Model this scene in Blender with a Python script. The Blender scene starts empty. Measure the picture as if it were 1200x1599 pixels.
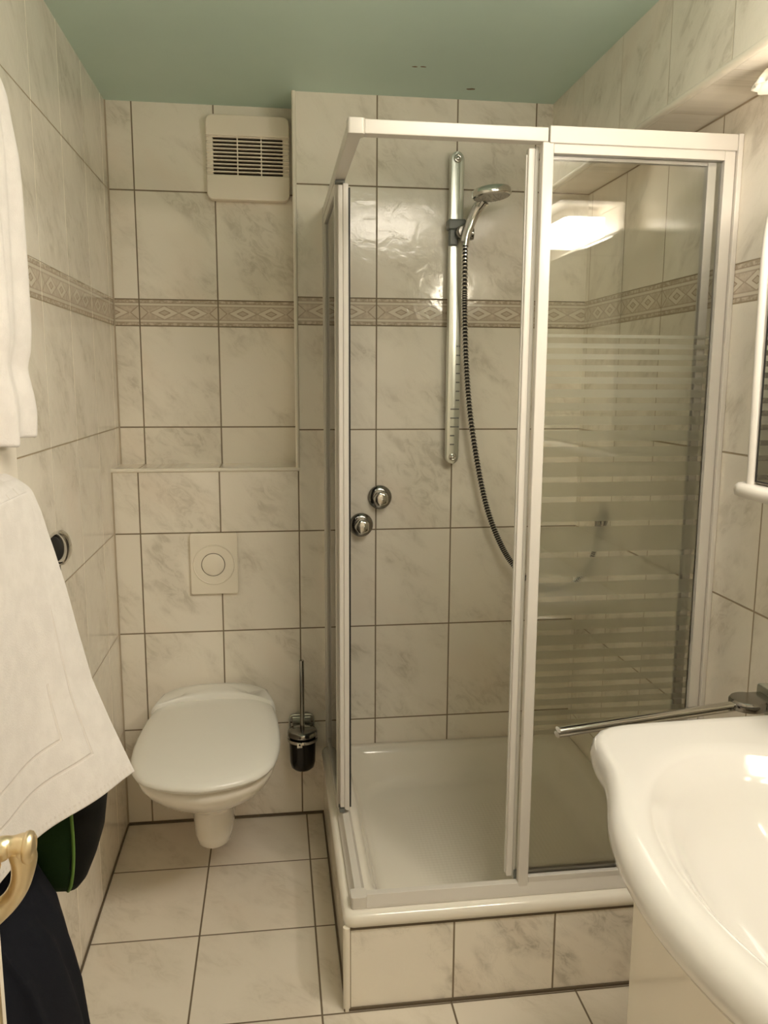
import bpy, bmesh, math, random
from mathutils import Vector, Matrix
from math import sin, cos, pi, radians

S = bpy.context.scene
C = S.collection
random.seed(4)

# ------------------------------------------------------------------ camera
cam_d = bpy.data.cameras.new('camera')
cam = bpy.data.objects.new('camera', cam_d)
C.objects.link(cam)
cam_d.sensor_fit = 'VERTICAL'
cam_d.sensor_height = 24.0
cam_d.lens = 1282.0174 / 1599 * 24.0
cam_d.clip_start = 0.02
R_ = Vector((0.99121998, -0.13213457, 0.00483809))
U_ = Vector((0.01619942, 0.15767351, 0.98735842))
F_ = Vector((0.13122702, 0.97861101, -0.15842964))
m = Matrix((R_, U_, -F_)).transposed().to_4x4()
m.translation = Vector((0.50355, -2.626675, 1.4686))
cam.matrix_world = m
S.camera = cam

# ------------------------------------------------------------------ world, exposure
w = bpy.data.worlds.new('world')
S.world = w
w.use_nodes = True
w.node_tree.nodes['Background'].inputs[0].default_value = (1.0, 0.86, 0.66, 1)
w.node_tree.nodes['Background'].inputs[1].default_value = 0.0
S.view_settings.view_transform = 'Standard'
S.view_settings.look = 'None'
S.view_settings.exposure = 1.58
S.view_settings.gamma = 1.0
S.cycles.max_bounces = 14
S.cycles.diffuse_bounces = 8
S.cycles.glossy_bounces = 5
S.cycles.transparent_max_bounces = 24
S.cycles.caustics_reflective = False
S.cycles.caustics_refractive = True
S.cycles.sample_clamp_indirect = 4.0

LAMP_STRENGTH = 30.0          # opal light strip under the cabinet canopy
LAMP_COLOR = (1.0, 0.89, 0.74)
FILL_STRENGTH = 6.8           # added fill panel on the ceiling, lifts the ambient level
FILL_COLOR = (1.0, 0.90, 0.76)

# ------------------------------------------------------------------ shader helper
class NT:
    def __init__(s, name):
        s.m = bpy.data.materials.new(name)
        s.m.use_nodes = True
        s.t = s.m.node_tree
        s.n = s.t.nodes
        s.l = s.t.links
        s.bsdf = s.n['Principled BSDF']
        s.out = s.n['Material Output']
    def put(s, sock, v):
        if isinstance(v, bpy.types.NodeSocket):
            s.l.new(v, sock)
        elif isinstance(v, (tuple, list)):
            sock.default_value = (*v, 1) if len(v) == 3 and len(sock.default_value) == 4 else v
        else:
            sock.default_value = v
    def math(s, op, a, b=0.0, c=0.0):
        n = s.n.new('ShaderNodeMath'); n.operation = op
        s.put(n.inputs[0], a); s.put(n.inputs[1], b); s.put(n.inputs[2], c)
        return n.outputs[0]
    def mixc(s, f, a, b, mode='MIX'):
        n = s.n.new('ShaderNodeMix'); n.data_type = 'RGBA'; n.blend_type = mode
        s.put(n.inputs[0], f); s.put(n.inputs[6], a); s.put(n.inputs[7], b)
        return n.outputs[2]
    def smooth(s, v, lo, hi, a=0.0, b=1.0):
        n = s.n.new('ShaderNodeMapRange'); n.interpolation_type = 'SMOOTHSTEP'
        s.put(n.inputs[0], v)
        for i, k in enumerate((lo, hi, a, b)):
            s.put(n.inputs[i + 1], k)
        return n.outputs[0]
    def noise(s, vec, scale, detail=4, rough=0.55, dist=0.0):
        n = s.n.new('ShaderNodeTexNoise')
        s.put(n.inputs['Vector'], vec)
        n.inputs['Scale'].default_value = scale
        n.inputs['Detail'].default_value = detail
        n.inputs['Roughness'].default_value = rough
        n.inputs['Distortion'].default_value = dist
        return n.outputs[0]
    def comb(s, x, y, z):
        n = s.n.new('ShaderNodeCombineXYZ')
        s.put(n.inputs[0], x); s.put(n.inputs[1], y); s.put(n.inputs[2], z)
        return n.outputs[0]
    def pos(s):
        n = s.n.new('ShaderNodeNewGeometry')
        x = s.n.new('ShaderNodeSeparateXYZ')
        s.l.new(n.outputs['Position'], x.inputs[0])
        return x.outputs
    def bump(s, h, strength=0.3, dist=0.002):
        n = s.n.new('ShaderNodeBump')
        s.put(n.inputs['Height'], h)
        n.inputs['Strength'].default_value = strength
        n.inputs['Distance'].default_value = dist
        s.l.new(n.outputs[0], s.bsdf.inputs['Normal'])
        return n
    def set(s, **k):
        for a, v in k.items():
            s.put(s.bsdf.inputs[a.replace('_', ' ')], v)
        return s.m

def plain(name, col, rough=0.4, metal=0.0, coat=0.0, spec=0.5, bump=0.0, bscale=300.0, var=0.0):
    t = NT(name)
    c = col
    tc = t.n.new('ShaderNodeTexCoord')
    if var:
        nz = t.noise(tc.outputs['Object'], 9.0, 4)
        c = t.mixc(t.smooth(nz, 0.35, 0.7), tuple(x * (1 - var) for x in col), col)
    t.set(Base_Color=c, Roughness=rough, Metallic=metal, Coat_Weight=coat)
    t.put(t.bsdf.inputs['Specular IOR Level'], spec)
    if bump:
        t.bump(t.noise(tc.outputs['Object'], bscale, 2), bump, 0.001)
    return t.m

TILE = (0.86, 0.81, 0.725)
TILE_V = (0.63, 0.58, 0.495)
GROUT = (0.22, 0.17, 0.11)
BZ0, BZ1 = 1.6387, 1.7214      # border band

def tile_mat(name, axis, u0, pu, kind='wall', seed=0.0, grout=GROUT, grout_v=None, base=TILE, vein=TILE_V, gw=0.0022, rough=0.12):
    """axis: 'x' or 'y' for the horizontal direction of the wall; kind wall/floor/single/soffit"""
    t = NT(name)
    X, Y, Z = t.pos()
    u = X if axis == 'x' else Y
    if kind == 'floor':
        u, v = X, Y
    else:
        v = Z
    uu = t.math('DIVIDE', t.math('SUBTRACT', u, u0), pu)
    iu = t.math('FLOOR', uu)
    fu = t.math('SUBTRACT', uu, iu)
    du = t.math('MULTIPLY', t.math('SUBTRACT', 0.5, t.math('ABSOLUTE', t.math('SUBTRACT', fu, 0.5))), pu)
    if kind == 'wall':
        hi = t.math('GREATER_THAN', v, BZ1)
        lowv = t.math('DIVIDE', t.math('SUBTRACT', v, BZ0), 0.3263)
        hiv = t.math('DIVIDE', t.math('SUBTRACT', v, BZ1), 0.334)
        inb = t.math('MULTIPLY', t.math('GREATER_THAN', v, BZ0), t.math('SUBTRACT', 1.0, hi))
        vv = t.math('ADD', t.math('MULTIPLY', lowv, t.math('SUBTRACT', 1.0, hi)), t.math('MULTIPLY', t.math('ADD', hiv, 20.0), hi))
        pv = 0.33
    elif kind == 'floor':
        vv = t.math('DIVIDE', t.math('SUBTRACT', v, -0.2733), 0.3194)
        pv = 0.3194
    else:
        vv = t.math('ADD', t.math('MULTIPLY', v, 0.001), 0.5)
        pv = 10.0
    iv = t.math('FLOOR', vv)
    fv = t.math('SUBTRACT', vv, iv)
    dv = t.math('MULTIPLY', t.math('SUBTRACT', 0.5, t.math('ABSOLUTE', t.math('SUBTRACT', fv, 0.5))), pv)
    d = t.math('MINIMUM', du, dv)
    if kind == 'wall':
        dvb = t.math('MINIMUM', t.math('ABSOLUTE', t.math('SUBTRACT', v, BZ0)), t.math('ABSOLUTE', t.math('SUBTRACT', v, BZ1)))
        db = t.math('MINIMUM', du, t.math('ADD', dvb, 0.0006))
        d = t.math('ADD', t.math('MULTIPLY', d, t.math('SUBTRACT', 1.0, inb)), t.math('MULTIPLY', db, inb))
    line = t.smooth(d, gw * 0.6, gw * 1.35, 1.0, 0.0)
    # marbling: every tile has its own patch of veins, running diagonally
    o1 = t.math('MULTIPLY', t.math('FRACT', t.math('MULTIPLY', t.math('ADD', t.math('MULTIPLY', iu, 12.9898), t.math('ADD', t.math('MULTIPLY', iv, 78.233), seed)), 0.3719)), 37.0)
    p = t.comb(t.math('ADD', t.math('MULTIPLY', t.math('ADD', u, v), 0.85), o1), t.math('ADD', t.math('MULTIPLY', t.math('SUBTRACT', v, u), 0.42), t.math('MULTIPLY', o1, 1.7)), seed)
    cloud = t.noise(p, 7.5, 3, 0.5, 0.4)
    fine = t.noise(p, 26.0, 6, 0.68, 1.2)
    mask = t.smooth(cloud, 0.44, 0.66)
    fm = t.smooth(fine, 0.43, 0.66)
    vf = t.math('MULTIPLY', mask, t.math('ADD', t.math('MULTIPLY', fm, 0.66), 0.30))
    thin = t.smooth(t.math('ABSOLUTE', t.math('SUBTRACT', t.noise(p, 9.0, 6, 0.7, 1.5), 0.5)), 0.0, 0.02, 0.30, 0.0)
    vf = t.math('MAXIMUM', vf, t.math('MULTIPLY', thin, t.smooth(cloud, 0.38, 0.55)))
    col = t.mixc(vf, base, vein)
    blush = t.smooth(t.noise(p, 4.0, 2), 0.52, 0.75, 0.0, 0.35)
    col = t.mixc(blush, col, (base[0] * 0.98, base[1] * 0.90, base[2] * 0.86))
    if kind == 'wall':
        # relief border: brown rails above and below, lozenges between
        b = t.math('DIVIDE', t.math('SUBTRACT', v, BZ0), BZ1 - BZ0)
        cream = (0.72, 0.66, 0.56)
        brown = (0.55, 0.465, 0.375)
        dark = (0.36, 0.28, 0.21)
        yy = t.math('MULTIPLY', t.math('SUBTRACT', b, 0.5), BZ1 - BZ0)
        def loz(cx, hw, hh):
            dx = t.math('DIVIDE', t.math('ABSOLUTE', t.math('MULTIPLY', t.math('SUBTRACT', fu, cx), pu)), hw)
            dy = t.math('DIVIDE', t.math('ABSOLUTE', yy), hh)
            return t.math('ADD', dx, dy)
        l1, l2 = loz(0.315, 0.043, 0.0205), loz(0.685, 0.043, 0.0205)
        fe = t.math('ABSOLUTE', t.math('SUBTRACT', t.math('FRACT', t.math('ADD', fu, 0.5)), 0.5))
        l3 = t.math('ADD', t.math('DIVIDE', t.math('MULTIPLY', fe, pu), 0.024), t.math('DIVIDE', t.math('ABSOLUTE', yy), 0.021))
        L = t.math('MINIMUM', l1, l2)
        mott = t.noise(t.comb(t.math('ADD', u, o1), v, seed), 70.0, 3)
        pan = t.mixc(t.smooth(mott, 0.35, 0.7), brown, (0.67, 0.59, 0.49))
        pan = t.mixc(t.smooth(l3, 0.95, 1.05, 1.0, 0.0), pan, (0.64, 0.57, 0.47))
        pan = t.mixc(t.smooth(t.math('ABSOLUTE', t.math('SUBTRACT', l3, 1.15)), 0.05, 0.13, 0.75, 0.0), pan, dark)
        pan = t.mixc(t.smooth(t.math('ABSOLUTE', t.math('SUBTRACT', L, 1.06)), 0.04, 0.12, 0.6, 0.0), pan, dark)
        pan = t.mixc(t.smooth(L, 0.95, 1.03, 1.0, 0.0), pan, cream)
        pan = t.mixc(t.smooth(L, 0.44, 0.50, 1.0, 0.0), pan, dark)
        pan = t.mixc(t.smooth(L, 0.32, 0.38, 1.0, 0.0), pan, (0.58, 0.50, 0.40))
        bb = t.math('ABSOLUTE', t.math('SUBTRACT', b, 0.5))
        pan = t.mixc(t.math('GREATER_THAN', bb, 0.26), pan, cream)
        railc = t.mixc(t.smooth(mott, 0.42, 0.62), (0.46, 0.38, 0.29), (0.66, 0.58, 0.48))
        pan = t.mixc(t.math('GREATER_THAN', bb, 0.37), pan, railc)
        edge = t.smooth(t.math('ABSOLUTE', t.math('SUBTRACT', bb, 0.37)), 0.008, 0.03, 0.7, 0.0)
        pan = t.mixc(edge, pan, dark)
        pan = t.mixc(t.smooth(t.math('ABSOLUTE', t.math('SUBTRACT', bb, 0.26)), 0.008, 0.03, 0.5, 0.0), pan, dark)
        col = t.mixc(inb, col, pan)
    if grout_v:
        grout = t.mixc(t.math('GREATER_THAN', du, dv), grout_v, grout)
    col = t.mixc(line, col, grout)
    wob = t.noise(t.comb(u, v, t.math('MULTIPLY', o1, 3.0)), 16.0, 4, 0.55, 0.8)
    hgt = t.math('ADD', t.math('MULTIPLY', line, -1.0), t.math('MULTIPLY', wob, 1.3 if kind != 'floor' else 0.25))
    t.set(Base_Color=col, Roughness=t.math('ADD', t.math('MULTIPLY', line, 0.5), rough))
    t.put(t.bsdf.inputs['Specular IOR Level'], 0.45)
    t.bump(hgt, 0.45, 0.0016)
    return t.m

def glass_mat(name, tint=(0.97, 0.985, 0.96), rough=0.0):
    t = NT(name)
    t.n.remove(t.bsdf)
    tr = t.n.new('ShaderNodeBsdfTransparent'); tr.inputs[0].default_value = (*tint, 1)
    gl = t.n.new('ShaderNodeBsdfGlossy'); gl.inputs['Roughness'].default_value = rough
    fr = t.n.new('ShaderNodeFresnel'); fr.inputs[0].default_value = 1.52
    mx = t.n.new('ShaderNodeMixShader')
    t.l.new(fr.outputs[0], mx.inputs[0]); t.l.new(tr.outputs[0], mx.inputs[1]); t.l.new(gl.outputs[0], mx.inputs[2])
    t.l.new(mx.outputs[0], t.out.inputs[0])
    return t.m

def frost_mat(name):
    t = NT(name)
    t.n.remove(t.bsdf)
    rf = t.n.new('ShaderNodeBsdfRefraction')
    rf.inputs['Color'].default_value = (0.93, 0.93, 0.89, 1); rf.inputs['Roughness'].default_value = 0.42; rf.inputs['IOR'].default_value = 1.03
    df = t.n.new('ShaderNodeBsdfDiffuse'); df.inputs[0].default_value = (0.80, 0.79, 0.73, 1)
    tr = t.n.new('ShaderNodeBsdfTransparent')
    a = t.n.new('ShaderNodeMixShader'); a.inputs[0].default_value = 0.22
    t.l.new(rf.outputs[0], a.inputs[1]); t.l.new(df.outputs[0], a.inputs[2])
    b = t.n.new('ShaderNodeMixShader'); b.inputs[0].default_value = 0.93
    t.l.new(tr.outputs[0], b.inputs[1]); t.l.new(a.outputs[0], b.inputs[2])
    t.l.new(b.outputs[0], t.out.inputs[0])
    return t.m

def emit_mat(name, col, s):
    t = NT(name)
    t.n.remove(t.bsdf)
    e = t.n.new('ShaderNodeEmission')
    e.inputs[0].default_value = (*col, 1); e.inputs[1].default_value = s
    t.l.new(e.outputs[0], t.out.inputs[0])
    return t.m

M = {}
M['back'] = tile_mat('tile_back', 'x', 0.080, 0.2496, seed=1.0)
M['left'] = tile_mat('tile_left', 'y', -0.160, 0.258, seed=5.0, grout=(0.40, 0.32, 0.22), grout_v=(0.93, 0.87, 0.76), gw=0.0017)
M['right'] = tile_mat('tile_right', 'y', -0.287, 0.256, seed=9.0, grout=(0.36, 0.29, 0.20))
M['bulk'] = tile_mat('tile_bulkhead', 'y', -0.26, 0.262, kind='single', seed=12.0, grout=(0.60, 0.54, 0.45))
M['floor'] = tile_mat('tile_floor', 'x', 0.2844, 0.309, kind='floor', seed=3.0, gw=0.0024, base=(0.78, 0.72, 0.63), vein=(0.64, 0.58, 0.49), rough=0.28, grout=(0.17, 0.13, 0.085))
M['box_front'] = tile_mat('tile_plinth_front', 'x', 0.6595, 0.2475, kind='single', seed=7.0, vein=(0.42, 0.385, 0.32))
M['box_side'] = tile_mat('tile_plinth_side', 'y', -0.905, 0.25, kind='single', seed=8.0)
M['trim'] = plain('trim_plastic', (0.82, 0.77, 0.67), 0.3)
M['seal'] = plain('sealant', (0.45, 0.38, 0.29), 0.6)
M['dark_joint'] = plain('dark_joint', (0.13, 0.10, 0.065), 0.7)
M['ceramic'] = plain('white_ceramic', (0.86, 0.82, 0.75), 0.12, coat=0.4)
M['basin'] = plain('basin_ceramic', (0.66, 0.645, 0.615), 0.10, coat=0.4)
M['lid'] = plain('toilet_plastic', (0.80, 0.785, 0.735), 0.22)
M['enamel'] = plain('tray_enamel', (0.84, 0.80, 0.72), 0.14, coat=0.4)
M['alu'] = plain('white_profile', (0.64, 0.61, 0.565), 0.28)
M['alu_grey'] = plain('grey_profile', (0.62, 0.60, 0.55), 0.3)
M['black'] = plain('black_rubber', (0.012, 0.011, 0.010), 0.5)
M['chrome'] = plain('chrome', (0.70, 0.69, 0.66), 0.10, 1.0)
M['chrome_soft'] = plain('satin_chrome', (0.70, 0.72, 0.67), 0.30, 1.0)
M['chrome_dark'] = plain('dark_chrome', (0.32, 0.31, 0.29), 0.16, 1.0)
M['grey_plastic'] = plain('grey_plastic', (0.15, 0.16, 0.15), 0.4)
M['spray'] = plain('spray_face', (0.50, 0.48, 0.44), 0.35)
M['cream_plastic'] = plain('cream_plastic', (0.86, 0.79, 0.68), 0.42)
M['flush'] = plain('flush_plastic', (0.84, 0.78, 0.67), 0.3)
M['fan_dark'] = plain('fan_cavity', (0.045, 0.025, 0.015), 0.8)
M['glass'] = glass_mat('clear_glass', (0.985, 0.99, 0.975))
M['smoke'] = glass_mat('smoked_glass', (0.18, 0.15, 0.11))
M['frost'] = frost_mat('frosted_print')
M['mirror'] = plain('mirror_silver', (0.86, 0.87, 0.84), 0.015, 1.0)
M['door'] = plain('door_paint', (0.80, 0.74, 0.64), 0.35)
M['gold'] = plain('gilt_metal', (0.86, 0.72, 0.48), 0.34, 1.0, var=0.25)
M['cabinet'] = plain('gloss_white_board', (0.84, 0.79, 0.70), 0.12, coat=0.3)
M['radiator'] = plain('heater_enamel', (0.80, 0.75, 0.67), 0.3)
M['white_glass'] = plain('opal_glass', (0.80, 0.76, 0.68), 0.35)
M['navy'] = plain('dark_navy_cloth', (0.010, 0.011, 0.016), 0.9, bump=0.5, bscale=500, spec=0.15)
M['bag_green'] = plain('dark_green_cloth', (0.016, 0.040, 0.012), 0.85, bump=0.4, bscale=350, spec=0.15)
M['bag_black'] = plain('black_mesh_cloth', (0.008, 0.008, 0.007), 0.8, bump=0.4, bscale=300, spec=0.15)
M['piping'] = plain('green_piping', (0.13, 0.25, 0.045), 0.6)
M['lamp'] = emit_mat('lamp_diffuser', LAMP_COLOR, LAMP_STRENGTH)
M['fill_glow'] = emit_mat('fill_panel_glow', FILL_COLOR, FILL_STRENGTH)

def ceiling_material():
    t = NT('green_ceiling_paint')
    X, Y, Z = t.pos()
    p = t.comb(X, Y, 0.0)
    c = t.mixc(t.smooth(t.noise(p, 2.2, 3), 0.35, 0.7), (0.535, 0.70, 0.64), (0.565, 0.73, 0.665))
    t.set(Base_Color=c, Roughness=0.55)
    t.bump(t.noise(p, 160.0, 3), 0.15, 0.001)
    return t.m
M['ceiling'] = ceiling_material()
M['plaster'] = plain('plaster_scar', (0.20, 0.15, 0.10), 0.8)

def towel_material(name, frame=False):
    t = NT(name)
    tc = t.n.new('ShaderNodeTexCoord')
    pile = t.noise(tc.outputs['Object'], 380.0, 3, 0.6)
    soft = t.noise(tc.outputs['Object'], 30.0, 3, 0.6)
    col = t.mixc(t.smooth(soft, 0.3, 0.7), (0.69, 0.66, 0.64), (0.745, 0.715, 0.695))
    h = t.math('ADD', pile, t.math('MULTIPLY', soft, 0.6))
    if frame:
        uv = t.n.new('ShaderNodeSeparateXYZ')
        t.l.new(tc.outputs['UV'], uv.inputs[0])
        a = t.math('MULTIPLY', t.math('POWER', uv.outputs[0], 1.5), 0.62)         # metres from the far edge
        b = t.math('MULTIPLY', uv.outputs[1], 0.56)         # metres from the hem
        ln = None
        for r in (0.075, 0.125):
            q = t.math('MINIMUM', t.math('SUBTRACT', a, r * 1.05), t.math('SUBTRACT', b, r))
            k = t.smooth(t.math('ABSOLUTE', q), 0.0012, 0.0035, 1.0, 0.0)
            ln = k if ln is None else t.math('MAXIMUM', ln, k)
        col = t.mixc(t.math('MULTIPLY', ln, 0.35), col, (0.66, 0.60, 0.54))
        h = t.math('ADD', h, t.math('MULTIPLY', ln, -2.0))
        hem = t.math('MULTIPLY', t.smooth(b, 0.010, 0.016, 1.0, 0.0), t.math('GREATER_THAN', t.math('FRACT', t.math('MULTIPLY', a, 110.0)), 0.55))
        h = t.math('ADD', h, t.math('MULTIPLY', hem, -1.5))
        col = t.mixc(t.math('MULTIPLY', hem, 0.25), col, (0.66, 0.60, 0.54))
    t.set(Base_Color=col, Roughness=0.95)
    t.put(t.bsdf.inputs['Specular IOR Level'], 0.1)
    t.put(t.bsdf.inputs['Sheen Weight'], 0.25)
    t.bump(h, 0.5, 0.0012)
    return t.m
M['towel'] = towel_material('white_terry')
M['mat'] = towel_material('white_mat_terry', True)

def tray_floor_material():
    t = NT('tray_enamel_textured')
    X, Y, Z = t.pos()
    a = t.math('MULTIPLY', t.math('ADD', X, Y), 260.0)
    b = t.math('MULTIPLY', t.math('SUBTRACT', X, Y), 260.0)
    h = t.math('MULTIPLY', t.math('SINE', a), t.math('SINE', b))
    inside = t.math('MULTIPLY', t.math('MULTIPLY', t.smooth(X, 0.86, 0.90), t.smooth(X, 1.34, 1.37, 1.0, 0.0)), t.math('MULTIPLY', t.smooth(Y, -0.72, -0.69), t.smooth(Y, -0.25, -0.22, 1.0, 0.0)))
    low = t.smooth(Z, 0.135, 0.145, 1.0, 0.0)
    k = t.math('MULTIPLY', inside, low)
    t.set(Base_Color=(0.84, 0.80, 0.72), Roughness=0.14, Coat_Weight=0.4)
    t.bump(t.math('MULTIPLY', h, k), 0.25, 0.0008)
    return t.m
M['tray'] = tray_floor_material()

# ------------------------------------------------------------------ mesh helpers
def link(name, bm, mat, parent=None, smooth=None, bev=0.0, seg=2, sub=0, kind=None, recalc=True):
    if recalc:
        bmesh.ops.recalc_face_normals(bm, faces=bm.faces)
    me = bpy.data.meshes.new(name)
    bm.to_mesh(me); bm.free()
    mats = mat if isinstance(mat, (list, tuple)) else [mat]
    for k in mats:
        me.materials.append(k)
    if smooth is not None:
        for p in me.polygons:
            p.use_smooth = True
    o = bpy.data.objects.new(name, me)
    C.objects.link(o)
    if bev:
        b = o.modifiers.new('bevel', 'BEVEL'); b.width = bev; b.segments = seg; b.limit_method = 'ANGLE'; b.angle_limit = radians(40)
        for p in me.polygons:
            p.use_smooth = True
        wn = o.modifiers.new('wn', 'WEIGHTED_NORMAL'); wn.keep_sharp = True
    if sub:
        s = o.modifiers.new('sub', 'SUBSURF'); s.levels = sub; s.render_levels = sub
    if smooth and not bev and isinstance(smooth, float):
        try:
            me.set_sharp_from_angle(angle=radians(smooth))
        except Exception:
            pass
    if parent:
        o.parent = parent
        o.matrix_parent_inverse = Matrix.Translation(-Vector(parent.location)) if parent.type == 'EMPTY' else Matrix.Identity(4)
    if kind:
        o['kind'] = kind
    return o

def box(bm, x0, x1, y0, y1, z0, z1, mi=0):
    vs = [bm.verts.new((x, y, z)) for x in (x0, x1) for y in (y0, y1) for z in (z0, z1)]
    for f in ((0, 1, 3, 2), (4, 6, 7, 5), (0, 4, 5, 1), (2, 3, 7, 6), (0, 2, 6, 4), (1, 5, 7, 3)):
        fc = bm.faces.new([vs[i] for i in f]); fc.material_index = mi
    return vs

def boxes(*bs):
    bm = bmesh.new()
    for b in bs:
        box(bm, *b)
    return bm

def frame_of(d):
    d = Vector(d).normalized()
    a = Vector((0, 0, 1)) if abs(d.z) < 0.9 else Vector((0, 1, 0))
    u = d.cross(a).normalized()
    return u, u.cross(d).normalized(), d

def cyl(bm, p0, p1, r0, r1=None, n=28, caps=True):
    r1 = r0 if r1 is None else r1
    p0, p1 = Vector(p0), Vector(p1)
    u, v, d = frame_of(p1 - p0)
    rings = []
    for p, r in ((p0, r0), (p1, r1)):
        rings.append([bm.verts.new(p + (u * cos(2 * pi * i / n) + v * sin(2 * pi * i / n)) * r) for i in range(n)])
    for i in range(n):
        bm.faces.new((rings[0][i], rings[0][(i + 1) % n], rings[1][(i + 1) % n], rings[1][i]))
    if caps:
        bm.faces.new(rings[0][::-1]); bm.faces.new(rings[1])
    return bm

def lathe(bm, origin, axis, prof, n=40, squash=1.0):
    """prof: list of (radius, distance along the axis)"""
    o = Vector(origin)
    u, v, d = frame_of(axis)
    prev = None
    for r, h in prof:
        if r < 1e-6:
            ring = [bm.verts.new(o + d * h)]
        else:
            ring = [bm.verts.new(o + d * h + (u * cos(2 * pi * i / n) + v * sin(2 * pi * i / n) * squash) * r) for i in range(n)]
        if prev:
            if len(prev) == 1 and len(ring) > 1:
                for i in range(n): bm.faces.new((prev[0], ring[i], ring[(i + 1) % n]))
            elif len(ring) == 1 and len(prev) > 1:
                for i in range(n): bm.faces.new((prev[i], ring[0], prev[(i + 1) % n]))
            elif len(ring) > 1:
                for i in range(n): bm.faces.new((prev[i], ring[i], ring[(i + 1) % n], prev[(i + 1) % n]))
        prev = ring
    return bm

def catmull(pts, k=8):
    pts = [Vector(p) for p in pts]
    P = [pts[0] * 2 - pts[1]] + pts + [pts[-1] * 2 - pts[-2]]
    out = []
    for i in range(1, len(P) - 2):
        for j in range(k):
            t = j / k
            a, b, c, d = P[i - 1], P[i], P[i + 1], P[i + 2]
            out.append(0.5 * ((2 * b) + (c - a) * t + (2 * a - 5 * b + 4 * c - d) * t * t + (3 * b - a - 3 * c + d) * t ** 3))
    out.append(pts[-1])
    return out

def tube(bm, pts, rad, n=12, caps=True):
    """rad: number or function of (index, arclength)"""
    pts = [Vector(p) for p in pts]
    L = 0.0
    u = None
    prev = None
    for i, p in enumerate(pts):
        d = (pts[min(i + 1, len(pts) - 1)] - pts[max(i - 1, 0)]).normalized()
        if u is None:
            u = frame_of(d)[0]
        u = (u - d * u.dot(d)).normalized()
        v = d.cross(u)
        if i: L += (p - pts[i - 1]).length
        r = rad(i, L) if callable(rad) else rad
        ring = [bm.verts.new(p + (u * cos(2 * pi * k / n) + v * sin(2 * pi * k / n)) * r) for k in range(n)]
        if prev:
            for k in range(n):
                bm.faces.new((prev[k], prev[(k + 1) % n], ring[(k + 1) % n], ring[k]))
        elif caps:
            bm.faces.new(ring[::-1])
        prev = ring
    if caps:
        bm.faces.new(prev)
    return bm

def prism(bm, pts, a0, a1, axis='z'):
    """extrude a 2D outline along an axis"""
    def mk(p, a):
        return {'z': (p[0], p[1], a), 'y': (p[0], a, p[1]), 'x': (a, p[0], p[1])}[axis]
    A = [bm.verts.new(mk(p, a0)) for p in pts]
    B = [bm.verts.new(mk(p, a1)) for p in pts]
    n = len(pts)
    for i in range(n):
        bm.faces.new((A[i], A[(i + 1) % n], B[(i + 1) % n], B[i]))
    bm.faces.new(A[::-1]); bm.faces.new(B)
    return bm

def rrect(x0, x1, y0, y1, r, k=6):
    pts = []
    for cx, cy, a in ((x1 - r, y1 - r, 0), (x0 + r, y1 - r, 90), (x0 + r, y0 + r, 180), (x1 - r, y0 + r, 270)):
        for i in range(k + 1):
            t = radians(a + 90 * i / k)
            pts.append((cx + r * cos(t), cy + r * sin(t)))
    return pts

def loft(bm, rings, close_first=True, close_last=True):
    prev = None
    all_ = []
    for ring in rings:
        vs = [bm.verts.new(p) for p in ring]
        all_.append(vs)
        if prev:
            n = len(vs)
            for i in range(n):
                bm.faces.new((prev[i], prev[(i + 1) % n], vs[(i + 1) % n], vs[i]))
        prev = vs
    if close_first: bm.faces.new(all_[0][::-1])
    if close_last: bm.faces.new(all_[-1])
    return all_

def thing(name, label, cat, loc, group=None):
    o = bpy.data.objects.new(name, None)
    o.empty_display_size = 0.05
    o.location = loc
    C.objects.link(o)
    o['label'] = label; o['category'] = cat
    if group: o['group'] = group
    return o

def tag(o, label, cat, group=None):
    o['label'] = label; o['category'] = cat
    if group: o['group'] = group
    return o

def struct(name, bm, mat, **k):
    return link(name, bm, mat, kind='structure', **k)

# ------------------------------------------------------------------ the room
RX, UX, ZC, YF = 1.510, 1.381, 2.318, -2.95
NY = 0.164                       # depth of the niche above the toilet
LEDGE = 1.191
NX = 0.577                       # right side of the niche

bm = bmesh.new(); box(bm, -0.1, RX + 0.1, YF - 0.1, 0.3, -0.1, 0.0)
struct('floor', bm, M['floor'])
bm = bmesh.new(); box(bm, -0.1, RX + 0.1, YF - 0.1, 0.3, ZC, ZC + 0.1)
ceil = struct('ceiling', bm, M['ceiling'])
bm = bmesh.new(); box(bm, -0.1, 0.0, YF - 0.1, 0.3, 0.0, ZC)
struct('wall_left', bm, M['left'])
bm = bmesh.new()
box(bm, 0.0, NX, 0.0, 0.3, 0.0, LEDGE)
box(bm, NX, RX, 0.0, 0.3, 0.0, ZC)
struct('wall_back', bm, M['back'])
bm = bmesh.new(); box(bm, 0.0, NX, NY, 0.3, LEDGE, ZC)
struct('wall_niche', bm, M['back'])
bm = bmesh.new(); box(bm, RX, RX + 0.1, YF - 0.1, 0.3, 0.0, ZC)
struct('wall_right', bm, M['right'])
bm = bmesh.new(); box(bm, UX, RX, YF, 0.0, 2.058, ZC)
struct('wall_upper_right', bm, M['bulk'])
bm = bmesh.new(); box(bm, 0.0, RX, YF - 0.1, YF, 0.0, ZC)
struct('wall_front', bm, tile_mat('tile_front', 'x', 0.080, 0.2496, seed=15.0))

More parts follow.
